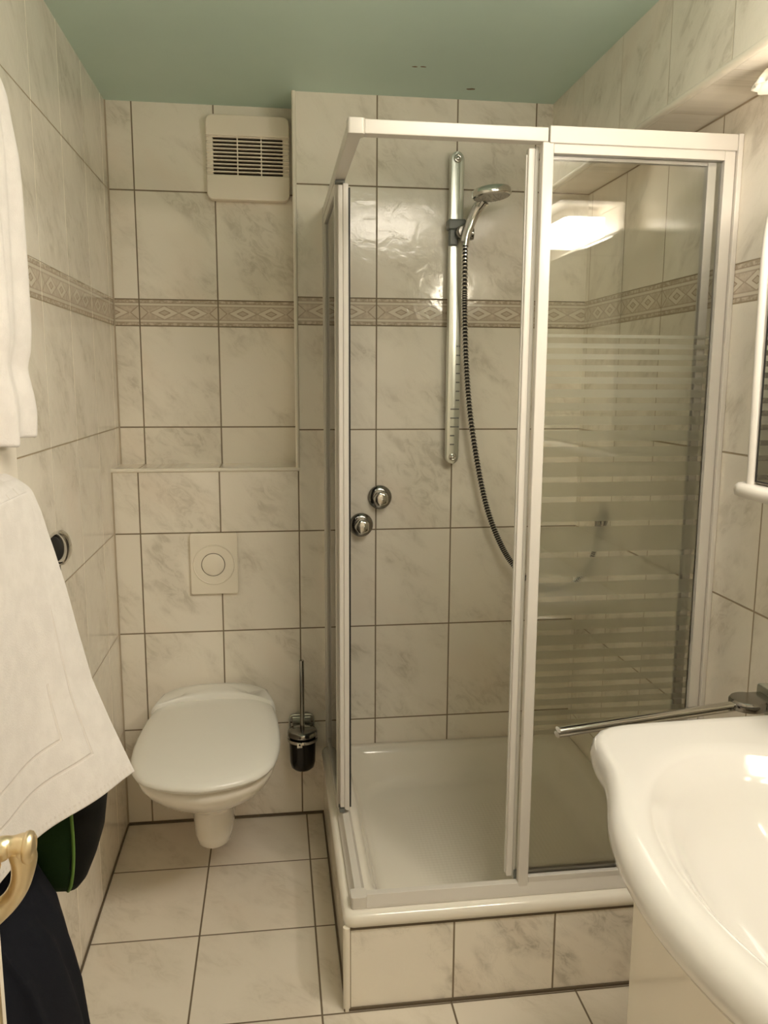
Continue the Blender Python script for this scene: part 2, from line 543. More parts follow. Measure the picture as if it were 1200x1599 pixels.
# trims: rounded plastic edge strips
def strip(name, p0, p1, r=0.0055, mat='trim'):
    bm = bmesh.new(); cyl(bm, p0, p1, r, n=16)
    return struct(name, bm, M[mat], smooth=40.0)
strip('trim_1', (0.0, -0.001, LEDGE - 0.004), (NX + 0.006, -0.001, LEDGE - 0.004), 0.0062)
strip('trim_2', (NX, -0.001, LEDGE), (NX, -0.001, ZC), 0.0062)
strip('trim_3', (UX - 0.001, YF, 2.0645), (UX - 0.001, 0.0, 2.0645), 0.0085)
strip('trim_4', (0.652, -0.902, 0.0), (0.652, -0.902, 0.215), 0.0085)
# dark joints where walls and floor meet
bm = boxes((0.0, NX + 0.075, -0.004, 0.0, 0.0, 0.007), (0.0, 0.004, -2.9, 0.0, 0.0, 0.006))
struct('baseboard_back', bm, M['dark_joint'])
bm = boxes((0.0, 0.004, -0.004, 0.0, 0.0, LEDGE - 0.01), (0.0, 0.004, NY - 0.004, NY, LEDGE, ZC))
struct('trim_5', bm, M['seal'])
# the chipped marks in the ceiling paint
for (mx, my, r) in ((1.096, -0.094, 0.007), (0.902, -0.243, 0.004), (0.925, -0.246, 0.004)):
    bm = bmesh.new()
    n = 9
    pts = [(mx + r * (1.0 + 0.5 * random.random()) * cos(2 * pi * i / n) * 1.5, my + r * (0.5 + 0.5 * random.random()) * sin(2 * pi * i / n)) for i in range(n)]
    prism(bm, pts, ZC - 0.001, ZC + 0.002)
    o = link('paint_chip', bm, M['plaster'], parent=ceil)

# ------------------------------------------------------------------ shower plinth and tray
TX0, TY0 = 0.646, -0.906
bm = bmesh.new()
box(bm, 0.652, RX, -0.904, -0.894, 0.0, 0.214)
box(bm, 0.652, 0.662, -0.8939, 0.0, 0.0, 0.214)
for f in bm.faces:
    f.material_index = 1 if f.calc_center_median().x < 0.663 else 0
struct('trim_6', bm, [M['box_front'], M['box_side']])
bm = boxes((0.645, RX, -0.909, -0.904, 0.0, 0.007), (0.647, 0.652, -0.905, 0.0, 0.0, 0.007), (0.66, RX, -0.9065, -0.904, 0.208, 0.214))
struct('trim_7', bm, M['dark_joint'])

def rr3(x0, x1, y0, y1, r, z, k=10):
    return [(x, y, z) for x, y in rrect(x0, x1, y0, y1, r, k)]
bm = bmesh.new()
X1 = RX - 0.002; Y1 = -0.002
rings = [
    rr3(0.650, X1, -0.905, Y1, 0.022, 0.215),
    rr3(0.6455, X1, -0.910, Y1, 0.026, 0.217),
    rr3(0.6445, X1, -0.911, Y1, 0.028, 0.228),
    rr3(0.6455, X1, -0.910, Y1, 0.030, 0.238),
    rr3(0.650, X1, -0.9055, Y1, 0.030, 0.244),
    rr3(0.657, X1 - 0.004, -0.898, Y1 - 0.004, 0.030, 0.247),
    rr3(0.690, X1 - 0.03, -0.865, Y1 - 0.022, 0.035, 0.247),
    rr3(0.712, X1 - 0.045, -0.846, Y1 - 0.034, 0.05, 0.246),
    rr3(0.722, X1 - 0.055, -0.836, Y1 - 0.043, 0.06, 0.240),
    rr3(0.728, X1 - 0.062, -0.829, Y1 - 0.050, 0.075, 0.228),
    rr3(0.745, X1 - 0.082, -0.806, Y1 - 0.076, 0.10, 0.170),
    rr3(0.752, X1 - 0.090, -0.797, Y1 - 0.085, 0.11, 0.150),
    rr3(0.762, X1 - 0.100, -0.785, Y1 - 0.096, 0.12, 0.139),
    rr3(0.782, X1 - 0.120, -0.765, Y1 - 0.118, 0.12, 0.135),
    rr3(0.90, X1 - 0.24, -0.64, Y1 - 0.24, 0.06, 0.130),
]
loft(bm, rings, close_first=False)
o = link('shower_tray', bm, M['tray'], smooth=True, recalc=True)
tag(o, 'white enamel shower tray with raised rim on tiled plinth', 'shower tray')

# ------------------------------------------------------------------ shower cabin
cab = thing('shower_cabin', 'white framed corner shower cabin with sliding glass doors on the tray', 'shower cabin', (0.66, -0.89, 0.246))
GY = -0.866                      # plane of the front fixed glass
# top rails
ZT0, ZT1 = 1.960, 1.988
SX0, SX1 = 0.662, 0.690          # the left side's profile
bm = boxes((0.694, 1.079, -0.882, -0.852, ZT0, ZT1))
link('top_rail', bm, M['alu'], cab, bev=0.002)
bm = boxes((1.081, RX - 0.012, -0.886, -0.850, ZT0 - 0.003, ZT1 + 0.003))
link('top_rail', bm, M['alu'], cab, bev=0.002)
bm = boxes((SX0, SX1, -0.850, -0.004, ZT0, ZT1))
link('top_rail', bm, M['alu'], cab, bev=0.002)
bm = bmesh.new(); prism(bm, rrect(0.660, 0.695, -0.884, -0.849, 0.006, 3), ZT0 - 0.001, ZT1 + 0.002)
link('corner_cap', bm, M['alu'], cab, bev=0.0015)
# bottom tracks with a stepped profile
prof = [(-0.888, 0.2478), (-0.850, 0.2478), (-0.850, 0.262), (-0.858, 0.266), (-0.862, 0.278), (-0.880, 0.278), (-0.884, 0.262), (-0.888, 0.256)]
bm = bmesh.new(); prism(bm, prof, 0.700, RX - 0.012, 'x')
link('bottom_track', bm, M['alu'], cab, bev=0.001)
prof = [(0.664, 0.2478), (0.702, 0.2478), (0.702, 0.256), (0.696, 0.262), (0.694, 0.270), (0.676, 0.274), (0.671, 0.262), (0.664, 0.256)]
bm = bmesh.new(); prism(bm, prof, -0.852, -0.004, 'y')
link('bottom_track', bm, M['alu'], cab, bev=0.001)
bm = bmesh.new(); prism(bm, rrect(0.664, 0.702, -0.888, -0.850, 0.006, 3), 0.2478, 0.277)
link('corner_cap', bm, M['alu'], cab, bev=0.0015)
# wall profiles
bm = boxes((RX - 0.012, RX - 0.0005, -0.888, -0.842, 0.248, ZT1 + 0.004))
link('wall_profile', bm, M['alu'], cab, bev=0.002)
bm = boxes((0.660, 0.692, -0.014, -0.0005, 0.248, ZT1))
link('wall_profile', bm, M['alu'], cab, bev=0.002)
# fixed front panel
FX0, FX1 = 1.067, RX - 0.013
bm = boxes((FX0, FX0 + 0.025, -0.882, -0.862, 0.262, ZT0),)
fp = link('fixed_panel_frame', bm, M['alu'], cab, bev=0.003)
fp['label'] = 'white frame of the striped front panel'
bm = boxes((FX0 + 0.025, FX1 - 0.024, -0.880, -0.862, 1.938, ZT0), (FX0 + 0.025, FX1 - 0.024, -0.880, -0.862, 0.262, 0.292), (FX1 - 0.024, FX1, -0.880, -0.860, 0.262, ZT0 - 0.001))
link('frame_rail', bm, M['alu'], fp, bev=0.0015)
bm = boxes((FX0 + 0.020, FX1 - 0.018, GY - 0.002, GY + 0.002, 0.285, 1.944))
link('glass_pane', bm, M['glass'], fp)
# printed frosted stripes: narrow clear gaps at these heights
gaps = [1.557, 1.534, 1.51, 1.484, 1.457, 1.427, 1.398, 1.366, 1.33, 1.295, 1.25, 1.205, 1.148, 1.077, 1.019, 0.974, 0.929, 0.894, 0.857, 0.825, 0.795, 0.766, 0.739, 0.711, 0.686, 0.663]
bm = bmesh.new()
edges = [1.570] + gaps + [0.645]
for i in range(len(edges) - 1):
    top = edges[i] - (0.0 if i == 0 else 0.0062)
    bot = edges[i + 1] + (0.0 if i == len(edges) - 2 else 0.0062)
    if top - bot > 0.002:
        box(bm, FX0 + 0.025, FX1 - 0.024, GY + 0.0023, GY + 0.0029, bot, top)
link('frosted_stripes', bm, M['frost'], fp)
# sliding front panel, pushed open behind the fixed one
bm = boxes((1.044, 1.060, -0.858, -0.838, 0.282, 1.953))
sd = link('sliding_door_post', bm, M['alu'], cab, bev=0.003)
bm = boxes((1.060, 1.068, -0.855, -0.841, 0.276, 1.957))
link('seal_channel', bm, M['alu_grey'], sd, bev=0.001)
bm = boxes((1.0415, 1.044, -0.852, -0.844, 0.29, 1.94))
link('rubber_lip', bm, M['alu_grey'], sd)
bm = boxes((1.062, 1.069, -0.861, -0.8585, 0.272, 0.300))
link('guide_clip', bm, M['grey_plastic'], sd)
bm = boxes((1.448, 1.468, -0.857, -0.839, 0.282, 1.940))
link('rear_post', bm, M['alu'], sd, bev=0.002)
for z_ in (0.282, 1.932):
    link('door_rail', boxes((1.068, 1.448, -0.855, -0.841, z_, z_ + 0.012)), M['alu'], sd, bev=0.001)
bm = boxes((1.064, 1.452, -0.850, -0.846, 0.290, 1.938))
link('glass_pane', bm, M['glass'], sd)
# fixed side panel, from the wall to the middle of the side
bm = boxes((0.664, 0.680, -0.455, -0.437, 0.266, ZT0))
sp = link('side_panel_frame', bm, M['alu'], cab, bev=0.002)
bm = boxes((0.664, 0.680, -0.437, -0.014, 1.936, ZT0), (0.664, 0.680, -0.437, -0.014, 0.266, 0.284), (0.664, 0.682, -0.030, -0.014, 0.284, 1.936))
link('frame_rail', bm, M['alu'], sp, bev=0.0015)
bm = boxes((0.676, 0.678, -0.434, -0.030, 1.933, 1.936), (0.676, 0.678, -0.032, -0.030, 0.284, 1.936), (0.676, 0.678, -0.434, -0.030, 0.284, 0.287))
link('rubber_seal', bm, M['black'], sp)
bm = boxes((0.6700, 0.6740, -0.440, -0.028, 0.280, 1.940))
link('glass_pane', bm, M['glass'], sp)
# sliding side panel behind it
bm = boxes((0.682, 0.696, -0.500, -0.478, 0.286, 1.950))
ss = link('sliding_door_post', bm, M['alu'], cab, bev=0.002)
bm = boxes((0.6965, 0.7005, -0.497, -0.489, 0.290, 1.940))
link('rubber_lip', bm, M['black'], ss)
for z_, r_ in ((0.288, 0.006), (1.944, 0.004)):
    bm = bmesh.new(); cyl(bm, (0.690, -0.5005, z_), (0.690, -0.494, z_), r_, n=16)
    link('guide_roller', bm, M['alu'], ss, smooth=30.0)
for b_ in ((0.668, 0.682, -0.500, -0.470, 0.276, 0.286), (0.664, 0.688, -0.492, -0.470, 1.952, 1.958)):
    link('guide_clip', boxes(b_), M['grey_plastic'], ss)
bm = boxes((0.670, 0.682, -0.498, -0.480, 0.290, 1.946))
link('inner_channel', bm, M['alu'], ss, bev=0.002)
bm = boxes((0.684, 0.694, -0.478, -0.060, 0.284, 0.296), (0.684, 0.694, -0.478, -0.060, 1.930, 1.942), (0.684, 0.696, -0.060, -0.045, 0.284, 1.942))
link('door_rail', bm, M['alu'], ss, bev=0.001)
bm = boxes((0.687, 0.691, -0.480, -0.056, 0.292, 1.934))
link('glass_pane', bm, M['glass'], ss)

# ------------------------------------------------------------------ shower fittings
BX = 1.070
bar = thing('shower_rail', 'flat chrome shower rail with rounded ends on the shower wall', 'shower rail', (BX, 0.0, 1.213))
bm = bmesh.new()
hw = 0.0215
pts = []
zt, zb = 2.155 - hw, 1.205 + hw
for i in range(13):
    a = pi * i / 12
    pts.append((BX + hw * cos(a), zt + hw * sin(a)))
for i in range(13):
    a = pi + pi * i / 12
    pts.append((BX + hw * cos(a), zb + hw * sin(a)))
ringf = lambda y, s: [(BX + (x - BX) * s, y, z if s == 1 else z) for x, z in pts]
loft(bm, [ringf(-0.030, 1.0), ringf(-0.044, 1.0), ringf(-0.049, 0.86), ringf(-0.051, 0.45)])
link('rail', bm, M['chrome_soft'], bar, smooth=45.0)
for z in (zt, zb):
    bm = bmesh.new(); cyl(bm, (BX, -0.0005, z), (BX, -0.031, z), 0.014)
    link('wall_mount', bm, M['chrome'], bar, smooth=40.0)
    bm = bmesh.new(); lathe(bm, (BX, -0.049, z), (0, -1, 0), [(0.013, 0), (0.013, 0.003), (0.010, 0.006), (0.0085, 0.004), (0.006, 0.007), (0.0, 0.009)], 24)
    link('cap_screw', bm, M['chrome'], bar, smooth=50.0)
for k in range(12):
    z = 1.265 + k * 0.028
    bm = boxes((BX + (-0.010 if k < 5 else 0.006), BX + (0.004 if k < 2 else 0.018), -0.0522, -0.0505, z, z + 0.004))
    link('scale_mark', bm, M['grey_plastic'], bar)
sl = boxes((BX - 0.028, BX + 0.028, -0.062, -0.024, 1.925, 1.957))
sl = link('slider', sl, M['grey_plastic'], bar, bev=0.006, seg=3)
bm = bmesh.new(); lathe(bm, (BX + 0.012, -0.062, 1.915), (0.1, -1, 0.0), [(0.0, 0), (0.018, 0.0), (0.021, 0.008), (0.021, 0.024), (0.017, 0.030), (0.0, 0.031)], 28)
link('holder_cone', bm, M['chrome_dark'], sl, smooth=50.0)
bm = bmesh.new(); lathe(bm, (BX + 0.028, -0.072, 1.912), (1, -0.15, 0.0), [(0.0, 0), (0.010, 0), (0.010, 0.004), (0.018, 0.006), (0.020, 0.012), (0.018, 0.020), (0.0, 0.023)], 28)
link('knob', bm, M['chrome_dark'], sl, smooth=50.0)
bm = boxes((BX - 0.024, BX + 0.004, -0.060, -0.036, 1.878, 1.927))
link('slider_foot', bm, M['grey_plastic'], sl, bev=0.005, seg=3)

# hand shower
hs = thing('hand_shower', 'round chrome hand shower tilted in the rail holder', 'shower head', (1.151, -0.15, 2.013))
hc = Vector((1.151, -0.152, 2.014))
nrm = Vector((0.10, -0.05, -0.99)).normalized()
bm = bmesh.new()
lathe(bm, hc, nrm, [(0.0, -0.017), (0.040, -0.016), (0.053, -0.013), (0.0575, -0.008), (0.0585, 0.002), (0.0575, 0.009), (0.053, 0.0115), (0.052, 0.010)], 56)
link('head', bm, M['chrome'], hs, smooth=50.0)
bm = bmesh.new()
lathe(bm, hc, nrm, [(0.052, 0.009), (0.050, 0.0125), (0.0, 0.0135)], 56)
fu, fv, fd = frame_of(nrm)
for ring, cnt in ((0.014, 6), (0.027, 12), (0.040, 18)):
    for k in range(cnt):
        a = 2 * pi * k / cnt
        c = hc + nrm * 0.0125 + (fu * cos(a) + fv * sin(a)) * ring
        cyl(bm, c, c + nrm * 0.0035, 0.0020, 0.0013, n=8)
link('spray_face', bm, M['spray'], hs, smooth=40.0)
bm = bmesh.new()
hp = catmull([(1.088, -0.093, 1.872), (1.094, -0.091, 1.905), (1.109, -0.092, 1.950), (1.124, -0.098, 1.982), (1.138, -0.112, 2.002)], 6)
tube(bm, hp, lambda i, L: 0.0105 + 0.0075 * min(1, L / 0.13) ** 1.3, 20)
link('handle', bm, M['chrome'], hs, smooth=50.0)
bm = bmesh.new(); tube(bm, [p + Vector((-0.012, -0.010, 0.001)) for p in hp[2:-5]], lambda i, L: 0.0055, 10)
link('handle_inlay', bm, M['spray'], hs, smooth=50.0)

# hose: corrugated metal
hpts = catmull([(1.088, -0.093, 1.872), (1.090, -0.088, 1.79), (1.0935, -0.078, 1.694), (1.104, -0.067, 1.537), (1.121, -0.060, 1.377), (1.149, -0.058, 1.214),
                (1.183, -0.060, 1.068), (1.228, -0.062, 0.952), (1.281, -0.068, 0.867), (1.36, -0.085, 0.800), (1.435, -0.12, 0.800), (1.475, -0.19, 0.87), (1.487, -0.235, 0.96), (1.489, -0.245, 1.03)], 60)
bm = bmesh.new()
res = [hpts[0]]
for p in hpts[1:]:
    if (p - res[-1]).length > 0.00155: res.append(p)
tube(bm, res, lambda i, L: 0.0100 if (i % 4) in (1, 2) else 0.0072, 12)
for f in bm.faces:
    pass
for k, f in enumerate(list(bm.faces)):
    f.material_index = 0 if ((k // 12) % 4) in (1, 2) else 1
o = link('shower_hose', bm, [M['chrome'], M['black']], smooth=40.0)
tag(o, 'ribbed metal shower hose hanging in a curve from the hand shower', 'hose')
el = thing('hose_outlet', 'small chrome hose outlet elbow on the right shower wall', 'fitting', (1.51, -0.245, 1.045))
bm = bmesh.new(); cyl(bm, (1.5095, -0.245, 1.055), (1.503, -0.245, 1.055), 0.026)
link('rosette', bm, M['chrome_dark'], el, smooth=40.0)
bm = bmesh.new(); tube(bm, catmull([(1.504, -0.245, 1.055), (1.494, -0.245, 1.055), (1.489, -0.245, 1.048), (1.489, -0.245, 1.025)], 5), 0.010, 16)
link('elbow', bm, M['chrome_dark'], el, smooth=40.0)

def valve(loc, label, kx):
    t = thing('shower_valve', label, 'valve', loc, None)
    x, y, z = loc
    bm = bmesh.new(); lathe(bm, (x, -0.0005, z), (0, -1, 0), [(0.0, 0), (0.0385, 0.0), (0.0395, 0.004), (0.037, 0.010), (0.028, 0.014), (0.020, 0.016), (0.0, 0.016)], 48)
    link('rosette', bm, M['chrome_dark'], t, smooth=50.0)
    bm = bmesh.new()
    n = 48
    rings = []
    for r, h in ((0.020, 0.014), (0.0225, 0.022), (0.0245, 0.042), (0.0230, 0.050), (0.018, 0.053)):
        rings.append([(x + (r - (0.0022 if h > 0.02 else 0) * (0.5 + 0.5 * cos(5 * 2 * pi * i / n))) * cos(2 * pi * i / n), -0.0005 - h, z + (r - (0.0022 if h > 0.02 else 0) * (0.5 + 0.5 * cos(5 * 2 * pi * i / n))) * sin(2 * pi * i / n)) for i in range(n)])
    loft(bm, rings)
    link('knob', bm, M['chrome'], t, smooth=50.0)
    return t
valve((0.841, 0.0, 1.093), 'upper right chrome shower valve on the tiled wall', 1)
valve((0.780, 0.0, 1.003), 'lower left chrome shower valve, closer to the sliding side door', 0)

# ------------------------------------------------------------------ flush plate
fl = thing('flush_plate', 'cream square flush plate with round button above the toilet', 'flush plate', (0.307, 0.0, 0.885))
bm = bmesh.new(); prism(bm, rrect(0.232, 0.382, 0.787, 0.985, 0.006, 4), -0.013, -0.0005, 'y')
link('plate', bm, M['flush'], fl, bev=0.003, seg=3)
bm = bmesh.new(); lathe(bm, (0.306, -0.0125, 0.884), (0, -1, 0), [(0.064, 0.0), (0.066, 0.0012), (0.064, 0.0022), (0.062, 0.0012), (0.062, 0.0)], 56)
link('raised_ring', bm, M['flush'], fl, smooth=True)
bm = bmesh.new(); lathe(bm, (0.304, -0.0125, 0.884), (0, -1, 0), [(0.0375, 0.0), (0.0375, 0.0012), (0.0355, 0.0012)], 48)
link('button_gap', bm, M['dark_joint'], fl, smooth=40.0)
bm = bmesh.new(); lathe(bm, (0.304, -0.012, 0.884), (0, -1, 0), [(0.0355, 0.0), (0.0355, 0.003), (0.033, 0.0045), (0.0, 0.0035)], 48)
link('button', bm, M['flush'], fl, smooth=50.0)

# ------------------------------------------------------------------ extractor fan
fan = thing('extractor_fan', 'cream plastic extractor fan cover with horizontal slats near the ceiling', 'extractor fan', (0.436, NY, 2.03))
FXa, FXb, FZa, FZb = 0.3065, 0.566, 2.029, 2.283
FYf = 0.130
sz0, sz1 = 2.105, 2.220
def half_plate(za, zb, top):
    r = 0.022
    pts = rrect(FXa, FXb, za, zb, r, 6)
    out = []
    for x, z in pts:
        out.append((x, z))
    # square off the side that meets the slats
    if top: out = [(x, z) for x, z in out if z > za + r + 0.001] + [(FXa, za), (FXb, za)]
    else: out = [(x, z) for x, z in out if z < zb - r - 0.001] + [(FXa, zb), (FXb, zb)]
    c = (0.5 * (FXa + FXb), 0.5 * (za + zb))
    out.sort(key=lambda p: math.atan2(p[1] - c[1], p[0] - c[0]))
    return out
bm = bmesh.new(); prism(bm, half_plate(sz1, FZb, True), FYf, NY - 0.0005, 'y')
link('upper_cover', bm, M['cream_plastic'], fan, bev=0.004, seg=3)
bm = bmesh.new(); prism(bm, half_plate(FZa, sz0, False), FYf, NY - 0.0005, 'y')
link('lower_cover', bm, M['cream_plastic'], fan, bev=0.004, seg=3)
bm = boxes((FXa + 0.01, FXb - 0.01, NY - 0.006, NY - 0.001, sz0 - 0.001, sz1 + 0.001))
link('dark_cavity', bm, M['fan_dark'], fan)
ns = 10
for k in range(ns):
    z = sz0 + (k + 0.62) * (sz1 - sz0) / ns
    bm = boxes((FXa + 0.001, FXb - 0.001, FYf + 0.003, FYf + 0.016, z, z + 0.0042))
    link('slat', bm, M['cream_plastic'], fan, bev=0.0008, seg=1)
for x in (0.402, 0.476):
    bm = boxes((x, x + 0.0035, FYf + 0.0015, FYf + 0.012, sz0 - 0.001, sz1 + 0.001))
    link('divider', bm, M['cream_plastic'], fan)
for a, b in ((FXa + 0.003, FXa + 0.021), (FXb - 0.021, FXb - 0.003)):
    bm = boxes((a, b, FYf + 0.006, NY - 0.001, sz0 - 0.001, sz1 + 0.001))
    link('side_cheek', bm, M['cream_plastic'], fan)

# ------------------------------------------------------------------ toilet
wc = thing('toilet', 'white wall-hung toilet with closed lid below the flush plate', 'toilet', (0.305, 0.0, 0.09))
TXc = 0.304
prof_w = [(0.0, 0.160), (-0.05, 0.173), (-0.12, 0.188), (-0.20, 0.196), (-0.30, 0.201), (-0.38, 0.202), (-0.46, 0.197), (-0.53, 0.183), (-0.58, 0.162), (-0.61, 0.138), (-0.635, 0.103), (-0.650, 0.072), (-0.660, 0.036), (-0.665, 0.0)]
def outline(scale=1.0, back=-0.02, front=-0.665, k=4):
    """symmetric egg outline; returns (x, y) list"""
    ys, ws = zip(*prof_w)
    def W(t):  # t from 0 back to 1 front
        y = -0.665 * t
        for i in range(len(ys) - 1):
            if ys[i] >= y >= ys[i + 1]:
                f = (ys[i] - y) / (ys[i] - ys[i + 1])
                return ws[i] + (ws[i + 1] - ws[i]) * f
        return 0.0
    ts = [0.0, 0.03, 0.08, 0.16, 0.26, 0.36, 0.46, 0.56, 0.65, 0.73, 0.80, 0.86, 0.91, 0.95, 0.98, 0.995]
    R = [(W(t) * scale, back + (front - back) * t) for t in ts]
    tip = [(0.0, front)]
    return [(TXc + x, y) for x, y in R] + [(TXc, front)] + [(TXc - x, y) for x, y in reversed(R)]
def at(out, z, slope=0.0):
    return [(x, y, z + slope * y) for x, y in out]
# pan
bm = bmesh.new()
rings = [at(outline(0.93, -0.001, -0.625), 0.430),
         at(outline(0.965, -0.001, -0.643), 0.427),
         at(outline(0.975, -0.001, -0.648), 0.418),
         at(outline(0.955, -0.001, -0.640), 0.400),
         at(outline(0.90, -0.001, -0.612), 0.372),
         at(outline(0.80, -0.001, -0.568), 0.338),
         at(outline(0.67, -0.001, -0.508), 0.302),
         at(outline(0.53, -0.001, -0.450), 0.270),
         at(outline(0.40, -0.001, -0.405), 0.245),
         at(outline(0.335, -0.01, -0.380), 0.220),
         at(outline(0.312, -0.02, -0.366), 0.175),
         at(outline(0.298, -0.04, -0.358), 0.130),
         at(outline(0.272, -0.06, -0.348), 0.103),
         at(outline(0.205, -0.10, -0.320), 0.086),
         at(outline(0.10, -0.16, -0.265), 0.081)]
loft(bm, rings)
link('pan', bm, M['ceramic'], wc, smooth=True)
bm = bmesh.new()
rings = [at(outline(0.955, -0.05, -0.645), 0.4305), at(outline(0.965, -0.05, -0.650), 0.433), at(outline(0.965, -0.05, -0.650), 0.439), at(outline(0.95, -0.05, -0.640), 0.441)]
loft(bm, rings)
link('seat', bm, M['lid'], wc, smooth=40.0)
bm = bmesh.new()
rings = [at(outline(0.985, -0.085, -0.655), 0.4415), at(outline(1.004, -0.08, -0.663), 0.4435), at(outline(1.008, -0.08, -0.665), 0.449), at(outline(0.995, -0.08, -0.660), 0.457), at(outline(0.96, -0.085, -0.645), 0.463), at(outline(0.82, -0.11, -0.58), 0.469), at(outline(0.5, -0.2, -0.46), 0.472)]
loft(bm, rings)
link('lid', bm, M['lid'], wc, smooth=True)
# hinge cover: the raised back band
bm = bmesh.new()
def hinge(sc, yb, yf, z, bow):
    pts = []
    n = 14
    for i in range(n + 1):
        s = -1 + 2 * i / n
        wy = (1 - abs(s) ** 3.2)
        pts.append((TXc + 0.168 * sc * s, yb * wy + (yb - 0.045) * (1 - wy), z - 0.010 * abs(s) ** 3))
    for i in range(n + 1):
        s = 1 - 2 * i / n
        pts.append((TXc + 0.190 * sc * s, yf - bow * s * s, z - 0.010 * abs(s) ** 3 - 0.005))
    return pts
rings = [hinge(0.97, -0.012, -0.100, 0.435, 0.06), hinge(1.0, -0.010, -0.102, 0.455, 0.06), hinge(0.998, -0.011, -0.101, 0.472, 0.06), hinge(0.97, -0.017, -0.099, 0.486, 0.058), hinge(0.92, -0.026, -0.094, 0.492, 0.054), hinge(0.6, -0.045, -0.080, 0.494, 0.03)]
loft(bm, rings)
link('hinge_cover', bm, M['lid'], wc, smooth=True)

# ------------------------------------------------------------------ toilet brush
bh = thing('brush_holder', 'chrome wall holder with smoked glass cup beside the toilet', 'brush holder', (0.580, 0.0, 0.30))
bm = bmesh.new()
tube(bm, catmull([(0.541, -0.012, 0.312), (0.539, -0.012, 0.345), (0.545, -0.012, 0.360), (0.560, -0.012, 0.364), (0.598, -0.012, 0.364), (0.613, -0.012, 0.360), (0.619, -0.012, 0.345), (0.617, -0.012, 0.312)], 5), 0.0035, 10)
link('wire_loop', bm, M['chrome_soft'], bh, smooth=50.0)
bm = boxes((0.548, 0.612, -0.010, -0.0005, 0.300, 0.356))
link('wall_plate', bm, M['chrome_soft'], bh, bev=0.003)
bm = bmesh.new(); lathe(bm, (0.580, -0.066, 0.302), (0, 0, 1), [(0.0475, 0.0), (0.0505, 0.0), (0.0515, 0.004), (0.0505, 0.010), (0.0475, 0.010), (0.0475, 0.0)], 48)
box(bm, 0.566, 0.594, -0.019, -0.009, 0.303, 0.311)
link('ring', bm, M['chrome'], bh, smooth=50.0)
bm = bmesh.new()
lathe(bm, (0.580, -0.066, 0.0), (0, 0, 1), [(0.0, 0.196), (0.026, 0.199), (0.038, 0.210), (0.0415, 0.228), (0.043, 0.30), (0.043, 0.318), (0.0405, 0.318), (0.040, 0.30), (0.0385, 0.232), (0.035, 0.214), (0.0, 0.202)], 48)
link('cup', bm, M['smoke'], bh, smooth=60.0)
bm = boxes((0.5605, 0.5775, -0.1200, -0.1165, 0.295, 0.312))
cl = link('clip', bm, M['chrome'], bh, bev=0.0015)
bm = bmesh.new(); cyl(bm, (0.569, -0.1215, 0.306), (0.569, -0.119, 0.306), 0.003, n=14)
link('screw', bm, M['black'], cl)
br = thing('toilet_brush', 'toilet brush with tall chrome handle standing in smoked glass cup', 'toilet brush', (0.580, -0.066, 0.205))
bm = bmesh.new(); lathe(bm, (0.580, -0.066, 0.0), (0, 0, 1), [(0.0, 0.3405), (0.020, 0.340), (0.044, 0.336), (0.0485, 0.330), (0.0485, 0.320), (0.044, 0.3185), (0.0, 0.3185)], 48)
link('lid', bm, M['chrome_dark'], br, smooth=50.0)
bm = bmesh.new(); cyl(bm, (0.580, -0.066, 0.25), (0.580, -0.066, 0.572), 0.0075, n=24)
link('handle', bm, M['chrome_dark'], br, smooth=40.0)
bm = bmesh.new()
lathe(bm, (0.580, -0.066, 0.0), (0, 0, 1), [(0.0, 0.206), (0.022, 0.210), (0.031, 0.225), (0.032, 0.262), (0.024, 0.278), (0.0, 0.284)], 24)
link('bristles', bm, M['black'], br, smooth=50.0)

# ------------------------------------------------------------------ washbasin
YC, XCb = -1.76, 1.24
crest = [(1.502, -1.262), (1.40, -1.262), (1.28, -1.264), (1.18, -1.268), (1.115, -1.274), (1.078, -1.290), (1.056, -1.325), (1.045, -1.375), (1.038, -1.430), (1.020, -1.492), (0.990, -1.572), (0.972, -1.650), (0.964, -1.720), (0.962, -1.760)]
crest = catmull([(x, y, 0) for x, y in crest], 4)
half = [(p.x, p.y) for p in crest]
outl = half + [(x, 2 * YC - y) for x, y in reversed(half[:-1])]
def raycast(ang):
    d = (cos(ang), sin(ang))
    best = None
    poly = outl + [outl[0]]
    for i in range(len(poly) - 1):
        ax, ay = poly[i][0] - XCb, poly[i][1] - YC
        bx, by = poly[i + 1][0] - XCb, poly[i + 1][1] - YC
        ex, ey = bx - ax, by - ay
        den = d[0] * ey - d[1] * ex
        if abs(den) < 1e-12: continue
        t = (ax * ey - ay * ex) / den
        s = (ax * d[1] - ay * d[0]) / den
        if t > 0 and -1e-6 <= s <= 1 + 1e-6:
            best = t if best is None else min(best, t)
    return best or 0.27
NB = 160
angs = [2 * pi * (i + 0.5) / NB for i in range(NB)]
Ro = [raycast(a) for a in angs]
def bowl_r(a, ax, ay, xo=0.0):
    return ax * ay / math.hypot(ay * cos(a), ax * sin(a))
def ring_out(k, off, z):
    pts = []
    for a, r in zip(angs, Ro):
        rr = r + off
        x, y = XCb + rr * cos(a), YC + rr * sin(a)
        pts.append((min(x, 1.507), y, z))
    return pts
def ring_bowl(ax, ay, z, dx=0.0, dz=None):
    pts = []
    for a, r in zip(angs, Ro):
        rr = min(bowl_r(a, ax, ay), r - 0.02)
        pts.append((min(XCb + dx + rr * cos(a), 1.50), YC + rr * sin(a), z))
    return pts
def ring_mix(t, ax, ay, z):
    A = ring_out(0, -0.022, z); B = ring_bowl(ax, ay, z)
    return [tuple(a[i] * (1 - t) + b[i] * t for i in range(3)) for a, b in zip(A, B)]
bm = bmesh.new()
